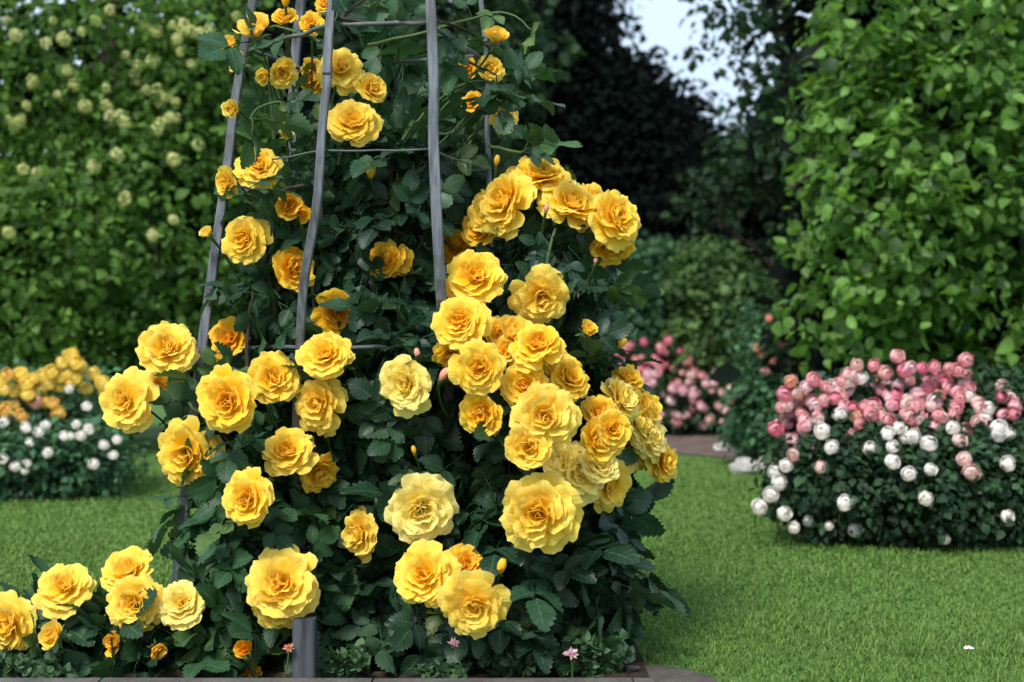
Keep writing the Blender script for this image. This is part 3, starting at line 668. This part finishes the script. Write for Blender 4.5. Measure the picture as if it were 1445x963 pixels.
# ================================================================== YELLOW ROSES
def hero_plant(name,label,base,E,fl,mat,n,tpls=COMP,size=1.0,ncane=9,buds=(),reject=1.0,bases=None):
    t=thing(name,label,'rose bush',(base[0],base[1],0),'large yellow roses in the front bed')
    cen=np.mean([e.c for e in E],0); FC=[];FF=[];FRd=[]
    cam=np.array([0,0,CAMZ])
    for (px,py,dia,dx,dz,kind,back) in fl:
        Y=(ray_front(E,px,py) or E[0].c[1])-.03+back; c=P(px,py,Y); rad=dia/2*Y/F*1.12
        f=nrm(np.array([dx*1.35+random.uniform(-.22,.22),-1,dz*1.25+random.uniform(-.18,.22)]))
        FC.append(c);FF.append(nrm(f+nrm(cam-c)));FRd.append(rad)
        src={'F':FULL['y'],'P':FULL['p'],'A':FULL['a'],'C':CUP['y'],'D':CUP['a'],'H':HALF['y'],'I':HALF['a'],'J':HALF['p']}[kind]
        rd=rad*(1.0 if kind in 'FPA' else 1.25 if kind in 'CD' else 2.3)*.93
        add_flower(t,c,f,rd,random.choice(src),stalk=random.uniform(.10,.17),toward=(cen[0]*.5+c[0]*.5,cen[1]+.1,c[2]-.15),sc_sq=random.uniform(.85,1.1))
    for (px,py,sz,kind,dx,dz) in buds:
        Y=(ray_front(E,px,py) or E[0].c[1])-.05; c=P(px,py,Y)
        add_flower(t,c,(dx,-.15,dz),sz/2*Y/F*1.3,BUD[kind],name='bud',stalk=.12,toward=(cen[0]*.4+c[0]*.6,cen[1]+.12,c[2]-.2))
        FC.append(c);FF.append(np.array([0,-1,0]));FRd.append(sz/2*Y/F)
    p,o=sample(E,n,.62,.7)
    kk=np.ones(len(p),bool)
    for c,f,rd in zip(FC,FF,FRd):
        v=p+o*.05-c; h=v@f; rl=np.linalg.norm(v-h[:,None]*f,axis=1)
        kk&=~((h>-.6*rd)&(h<.35)&(rl<(rd*.95+.042)*reject))
    p=p[kk];o=o[kk]; mb=MB()
    leaves(mb,tpls,p,o,size,axis_out=.6,droop=.45,up=.45,jit=.6,szvar=.26,zmin=.03)
    k=rng.choice(len(p),min(len(p),n//5),replace=False)
    for i in k:
        st=p[i]-o[i]*.09-np.array([0,0,.06]); q=smoothpts([st,(st+p[i])/2+rng.normal(0,.008,3),p[i]],4); mb.add(tube(q,[.0022,.0019,.0016,.0012],4,False),r=.6)
    put(mb,'foliage',mat,t)
    for i in range(ncane):
        e=E[i%len(E)]; b=(bases[i%len(bases)] if bases else base)
        st=np.array([b[0]+rng.normal(0,.03),b[1]+rng.normal(0,.03),0]); en=e.c+rng.normal(0,.35,3)*e.r
        m1=st*.65+en*.35+np.array([rng.normal(0,.03),0.0,.06]); m2=st*.25+en*.75+np.array([0,-.02,.05])
        q=smoothpts([st,m1,m2,en],14,.002); put(MB().add(tube(q,np.linspace(.0075,.003,14),7)),'cane',BARK if i%2 else STEM,t)
    return t
ER=[Ell(760,370,2.98,100,78,.20,1.2),Ell(690,560,2.96,190,190,.26),Ell(818,600,2.98,58,112,.22),Ell(690,790,2.96,200,165,.26),Ell(812,790,2.98,52,105,.2,1.1),
    Ell(545,355,3.02,90,100,.18,1.1),Ell(530,590,3.05,90,250,.16,.9),Ell(560,230,3.05,110,28,.12,.9),Ell(850,385,2.95,24,34,.1,.5),Ell(822,470,2.98,24,40,.1,.5)]
FLR=[(762,252,76,.1,.9,'F',0),(715,288,86,-.5,.25,'F',-.05),(693,302,60,-1,.2,'C',0),(803,290,78,.2,.5,'F',-.03),(838,288,62,.6,.8,'F',.03),(866,312,80,.6,.35,'F',-.06),(862,342,58,.2,-.5,'D',0),
 (679,324,48,-.4,.1,'D',.06),(641,355,42,0,.2,'D',.08),(669,393,82,-.05,.35,'F',-.06),(763,417,76,.15,-.35,'F',-.03),(650,457,76,-.1,.25,'F',-.05),(637,497,46,0,-.5,'C',.02),(703,474,48,.3,.5,'C',.03),
 (676,519,74,-.1,.1,'F',-.06),(758,490,72,.1,.45,'F',-.05),(716,499,46,0,.6,'C',.0),(573,543,78,-.35,-.05,'P',-.05),(740,543,66,0,.3,'F',-.02),(802,536,66,.5,.2,'F',.0),(684,582,62,-.1,-.15,'C',-.03),
 (770,587,88,.15,.1,'F',-.08),(744,633,62,.1,0,'C',-.09),(862,608,60,.3,.1,'F',-.04),(872,565,66,.9,.5,'P',-.02),(897,600,74,.9,.2,'P',-.02),(933,650,60,1.2,.0,'F',.03),(815,668,78,.2,.2,'P',-.02),
 (858,683,72,.5,-.1,'F',-.06),(762,722,106,.05,0,'F',-.10),(594,718,92,-.1,0,'P',-.07),(511,752,70,-.8,-.1,'F',-.05),(603,812,88,-.3,.2,'F',-.07),(668,853,90,.1,-.1,'F',-.09),(655,800,54,.4,.4,'D',.0),
 (545,370,52,-.3,.2,'D',.10),(560,368,40,.6,.0,'D',.10),(905,640,50,.8,-.3,'F',.02),(885,538,48,.5,.8,'F',.02),(915,618,62,1.0,.2,'P',-.01),(838,622,56,.4,.3,'C',.0),(797,652,58,-.2,.2,'P',.0),(843,658,60,.3,.4,'P',-.02),(908,578,50,1.1,.5,'C',.0),(786,520,48,.4,.6,'C',.02),(880,640,62,.6,.0,'P',.0),(738,262,58,-.3,1.0,'C',.03),(786,262,60,.3,1.0,'P',.04),(826,296,60,.5,.6,'F',.0),(845,585,46,.2,.5,'D',.02),(722,478,40,.2,.8,'H',0),(826,470,26,.4,.6,'H',0),(640,348,30,.5,.5,'I',.08)]
BUDR=[(590,505,16,2,-.2,1),(735,575,14,0,.4,.8),(480,585,16,0,-.2,1),(700,232,15,0,.2,1),(840,372,12,2,.1,1),(735,742,14,0,.3,.8),(585,640,13,0,-.2,1),(523,250,26,1,.05,1),(873,490,18,0,.7,.8),(705,808,24,0,.3,1),(622,536,22,2,.5,.8),(797,722,26,2,.6,.3),(770,300,14,2,.2,1)]
hero_plant('rose_bush','large bushy yellow rose with dark glossy leaves on the right side of the obelisk',(-.02,2.95),ER,FLR,HERO,2750,size=.86,ncane=14,buds=BUDR,bases=[(-.05,2.93),(.05,2.97),(.16,2.98),(-.2,2.98)])
EL=[Ell(400,330,2.95,40,80,.12,.4),Ell(350,390,2.93,34,36,.08,.25),Ell(430,470,2.96,65,100,.16,.9),Ell(350,590,2.90,72,85,.18,1.0),Ell(255,545,2.88,30,40,.07,.5),Ell(385,735,2.90,78,110,.18,1.1),Ell(455,700,2.98,60,220,.14,.9),
    Ell(280,720,2.9,22,40,.05,.4),Ell(390,880,2.88,95,75,.16,1.2),
    Ell(560,120,3.16,115,90,.12,.30),Ell(385,100,3.05,38,50,.1,.12),Ell(440,200,3.0,50,55,.12,.28),Ell(690,120,3.14,35,60,.07,.22),Ell(360,258,2.95,26,20,.06,.10)]
FLL=[(347,340,66,-.25,.1,'F',-.04),(366,237,62,-.1,.25,'F',-.04),(324,258,38,-.5,0,'C',0),(295,333,18,-.5,.6,'J',0),(410,380,56,.6,.0,'D',.03),(406,290,34,.3,0,'I',.05),(422,300,24,.3,0,'I',.05),
 (500,175,74,-.1,.35,'F',-.12),(480,100,60,.1,.1,'F',-.03),(522,127,42,.5,.1,'C',0),(446,108,46,-.5,-.2,'D',.0),(363,52,40,-.2,.7,'H',0),(327,68,24,-.3,.2,'H',0),(341,92,26,-.6,.4,'J',0),(398,103,38,.2,-.2,'C',0),(376,106,22,-.4,-.4,'H',0),
 (402,28,32,0,.7,'C',0),(332,155,24,-.4,0,'J',0),(404,193,18,0,.3,'J',0),(440,36,32,.2,.3,'D',0),(460,8,26,0,.4,'D',0),(698,60,28,.3,.8,'H',0),(662,96,28,-.3,0,'D',0),(690,98,34,.3,0,'C',.03),(668,146,30,-.3,.2,'D',0),(706,168,44,.5,-.3,'C',-.03),
 (236,494,80,.25,.4,'F',-.05),(182,567,80,-.35,.0,'F',-.04),(215,546,40,.6,-.2,'D',.03),(322,564,88,-.15,.05,'F',-.06),(385,535,74,.35,.25,'F',-.04),(327,478,52,-.2,.2,'D',.02),(472,442,58,.3,-.1,'D',.04),
 (461,502,74,-.1,.5,'F',-.08),(452,572,78,-.35,-.1,'F',-.08),(268,640,88,-.25,-.05,'F',-.06),(408,640,74,-.1,.45,'F',-.08),(447,665,52,.6,-.5,'D',-.02),(351,703,76,-.1,.15,'F',-.07),(400,825,96,.0,.15,'F',-.09),
 (392,858,60,-.2,-.6,'C',-.05),(347,917,24,0,.2,'I',0),(356,945,22,.2,-.4,'I',0),(430,878,18,.4,0,'I',0),(305,512,16,.6,.6,'J',0)]
cl=hero_plant('climbing_rose','loose climbing yellow rose winding up the left legs and top of the obelisk',(-.52,2.9),EL,FLL,HERO2,1800,size=.86,ncane=16,bases=[(-.5,2.88),(-.42,2.95),(-.35,2.92)],
    buds=[(403,8,22,0,0,1)])
# long arching shoots tangled round the top of the trellis
SH=[]; smb=MB()
for pix in ([(470,24,2.74),(540,36,2.76),(607,30,2.76),(660,44,2.9),(700,78,2.96),(758,126,2.95)],[(520,64,2.9),(600,46,2.86),(680,22,2.9),(720,20,2.9),(752,44,2.88)],
            [(452,60,2.80),(430,48,2.84),(380,38,2.9),(352,60,2.9)],[(430,170,2.85),(400,146,2.88),(368,152,2.86),(352,168,2.84)],[(560,205,2.95),(600,160,2.95),(650,120,2.98),(700,118,2.98),(735,140,2.95)],
            [(640,20,2.9),(655,80,2.95),(700,105,2.97)],[(480,30,2.8),(505,5,2.8),(560,-20,2.85)],[(690,205,2.95),(735,215,2.92),(745,200,2.9)],[(430,262,2.85),(380,270,2.82),(330,262,2.82)],[(560,150,3.0),(620,190,2.98),(660,170,2.98),(690,130,2.98)]):
    q=smoothpts([P(*p) for p in pix],16,.0012); put(MB().add(tube(q,np.linspace(.0042,.0016,16),6)),'cane',BARK if random.random()<.5 else STEM,cl)
    n_=3; ss=rng.uniform(3,15,n_); SH.append(np.stack([np.interp(ss,np.arange(16),q[:,k]) for k in range(3)],1)); SH.append(q[-1:])
SH=np.concatenate(SH); leaves(smb,COMP,SH,nrm(rng.normal(size=SH.shape)*(1,.6,.5)+np.array([.2,-.3,0])),.85,axis_out=.8,droop=.2,up=.5,jit=.3); put(smb,'shoot_leaves',HERO2,cl)
EB=[Ell(110,915,2.80,110,50,.10,1.1),Ell(220,915,2.82,80,42,.12,1.0),Ell(20,940,2.78,80,38,.10,.9),Ell(290,930,2.82,70,50,.1,1),Ell(-60,930,2.8,60,50,.1,.8),Ell(188,860,2.82,30,20,.05,.2)]
FLB=[(17,880,78,-.25,.05,'F',-.03),(91,831,76,.15,.7,'F',0),(182,810,66,-.1,.9,'C',.04),(189,852,74,0,.15,'F',-.02),(256,853,70,.1,.55,'P',-.03),(80,898,34,-.3,.4,'H',0),(166,905,26,-.2,0,'I',0),(220,915,22,.6,-.2,'I',0)]
hero_plant('low_rose_bush','low yellow rose bush spreading along the stone edging at bottom left',(-.75,2.82),EB,FLB,HERO2,1000,size=.88,ncane=8,bases=[(-.85,2.8),(-.7,2.84),(-.95,2.8)])

# ================================================================== SMALL PLANTS IN THE BED
HERB=leaf_mat('feathery_herb_leaf',(.030,.075,.030),(.070,.150,.060),.55,.18,.3,veins=False)
def herb(px,Y,w,h,n,label,size=.02,name='herb_plant'):
    b=P(px,0,Y)[0]; t=thing(name,label,'plant',(b,Y,0),'herbs along the stone edging'); mb=MB(); ms=MB()
    for i in range(n):
        tip=np.array([b+rng.normal(0,w*.5),Y+rng.normal(0,.035),h*rng.uniform(.55,1.05)]); st=np.array([b+rng.normal(0,w*.2),Y+rng.normal(0,.015),0])
        q=smoothpts([st,(st+tip)/2+np.array([0,0,.01]),tip],6); ms.add(tube(q,np.linspace(.0014,.0008,6),4,False))
        m=26; s=rng.random(m)**.7; pp=np.stack([np.interp(s,np.linspace(0,1,6),q[:,k]) for k in range(3)],1)
        o=nrm(rng.normal(size=(m,3))+np.array([0,-.2,.4])); leaves(mb,OV2,pp,o,size,axis_out=1,droop=-.2,up=.6,jit=.3,zmin=-1)
    put(ms,'stem',STEM,t); put(mb,'foliage',HERB,t); return t
herb(735,2.72,.13,.075,34,'feathery green herb at the foot of the rose bush, in the middle of the bed',.017)
herb(840,2.74,.10,.085,30,'fresh green herb at the right end of the bed beside the gravel corner',.02)
herb(632,2.70,.05,.045,14,'small feathery herb beside the left pink bloom stem',.015)
herb(485,2.70,.07,.06,16,'sprawling little herb just right of the stake',.018)
herb(35,2.70,.12,.05,20,'small green herb at the left end of the stone edging',.02)
herb(790,2.78,.07,.05,16,'dark little herb between the feathery and fresh green ones',.016)
def pink(px,py,Y,rad,label,mat,lean=0):
    c=P(px,py,Y); b=np.array([c[0]+lean,Y+.01,0]); t=thing('pink_flower',label,'flower',b,'small pink flowers in the bed')
    q=smoothpts([b,(b+c)/2+np.array([.004,0,0]),c],7); put(MB().add(tube(q,[.0016]*7,6)),'stem',STEM,t)
    mb=MB(); n=60; d=nrm(rng.normal(size=(n,3))*(1,1,.6)+np.array([0,-.25,.35]))
    M=frames(d,nrm(rng.normal(size=(n,3))))*(rad*rng.uniform(.6,1.05,n))[:,None,None]
    mb.add(simple_leaf(.16,.2,.15,3),M,np.tile(c,(n,1)),rng.random(n),rng.random(n)); put(mb,'flower_head',mat,t)
pink(640,909,2.635,.013,'small pink bloom on a thin leaning stem below the lowest yellow rose',LILP,.02)
pink(805,923,2.635,.016,'pink pincushion bloom on a straight stem in front of the herbs at right',LILP)
pink(408,915,2.625,.012,'tiny coral pink bloom against the grey stake',CORAL,-.02)
# daisy and grass tuft on the lawn
c=P(1367,916,2.93); b=np.array([c[0],2.94,0]); t=thing('daisy','single small white daisy in the lawn at bottom right','flower',b)
put(MB().add(tube(smoothpts([b,c],5),[.001]*5,5)),'stem',STEM,t)
mb=MB(); n=18; an=np.arange(n)/n*6.283; d=np.stack([np.cos(an),np.sin(an)*.6-.25,np.full(n,.35)],1)
mb.add(simple_leaf(.2,.1,.2,3),frames(d,np.tile((0,-.4,1.),(n,1)))*.011,np.tile(c,(n,1)),rng.random(n),.9); put(mb,'petals',WHT,t)
c2=c+np.array([0,-.002,.001]); mb=MB(); d=nrm(rng.normal(size=(30,3))); mb.add(simple_leaf(.4,0,0,2),frames(d,nrm(rng.normal(size=(30,3))))*.003,np.tile(c2,(30,1))); put(mb,'flower_centre',YEL,t)
bx=P(1295,0,2.92)[0]; mb=MB(); n=26; az=rng.uniform(0,6.28,n); ti=rng.uniform(.05,.8,n)
zc=np.stack([np.sin(ti)*np.cos(az),np.sin(ti)*np.sin(az)*.6,np.cos(ti)],1); xc=nrm(np.cross(zc,nrm(rng.normal(size=(n,3))))); yc=np.cross(zc,xc); h=rng.uniform(.05,.11,n)
mb.add(blade(.35,.0014,6),np.stack([xc,yc*h[:,None],zc*h[:,None]],-1),np.stack([bx+rng.normal(0,.012,n),2.92+rng.normal(0,.01,n),np.zeros(n)],1),rng.uniform(.6,1,n))
o=mb.build('grass_tuft',GM); o['label']='taller tuft of pale grass blades left of the daisy'; o['category']='grass tuft'

# ================================================================== LIGHT, SKY, CAMERA
EL_,AZ=R(50),R(208)     # sun over the left shoulder
W=bpy.data.worlds.new('World'); sc.world=W; W.use_nodes=True; nt=W.node_tree
bg=nt.nodes['Background']; sky=nt.nodes.new('ShaderNodeTexSky'); sky.sky_type='NISHITA'; sky.sun_disc=False
sky.sun_elevation=EL_; sky.sun_rotation=AZ; sky.air_density=1.0; sky.dust_density=2.5; sky.ozone_density=1.2
tc=N(nt,'ShaderNodeTexCoord'); cn=N(nt,'ShaderNodeTexNoise'); cn.inputs['Scale'].default_value=3.2; cn.inputs['Detail'].default_value=7; nt.links.new(tc.outputs['Generated'],cn.inputs['Vector'])
cf=math_(nt,'MULTIPLY_ADD',cn.outputs[0],3.0,-1.0,clamp=True)
skc=mixc(nt,math_(nt,'MULTIPLY_ADD',cf,.45,.35),sky.outputs[0],(7.6,9.1,10.8))
nt.links.new(skc,bg.inputs[0]); bg.inputs[1].default_value=.15
sd=bpy.data.lights.new('Sun','SUN'); sd.energy=4.6; sd.angle=R(15); sd.color=(1,.96,.90); so=link('Sun',sd)
dirv=Vector((math.sin(AZ)*math.cos(EL_),math.cos(AZ)*math.cos(EL_),math.sin(EL_)))
so.rotation_euler=dirv.to_track_quat('Z','Y').to_euler(); so.location=(0,0,6)
cd=bpy.data.cameras.new('Camera'); cam=link('Camera',cd); cam.location=(0,0,CAMZ); cam.rotation_euler=(R(90),0,0)
cd.sensor_width=36; cd.lens=50; cd.clip_start=.05; cd.clip_end=2000
cd.dof.use_dof=True; cd.dof.focus_distance=2.78; cd.dof.aperture_fstop=3.6; cd.dof.aperture_blades=7
sc.camera=cam
sc.view_settings.view_transform='Standard'; sc.view_settings.look='None'; sc.view_settings.exposure=0
sc.cycles.max_bounces=8; sc.cycles.transmission_bounces=6; sc.cycles.use_denoising=True
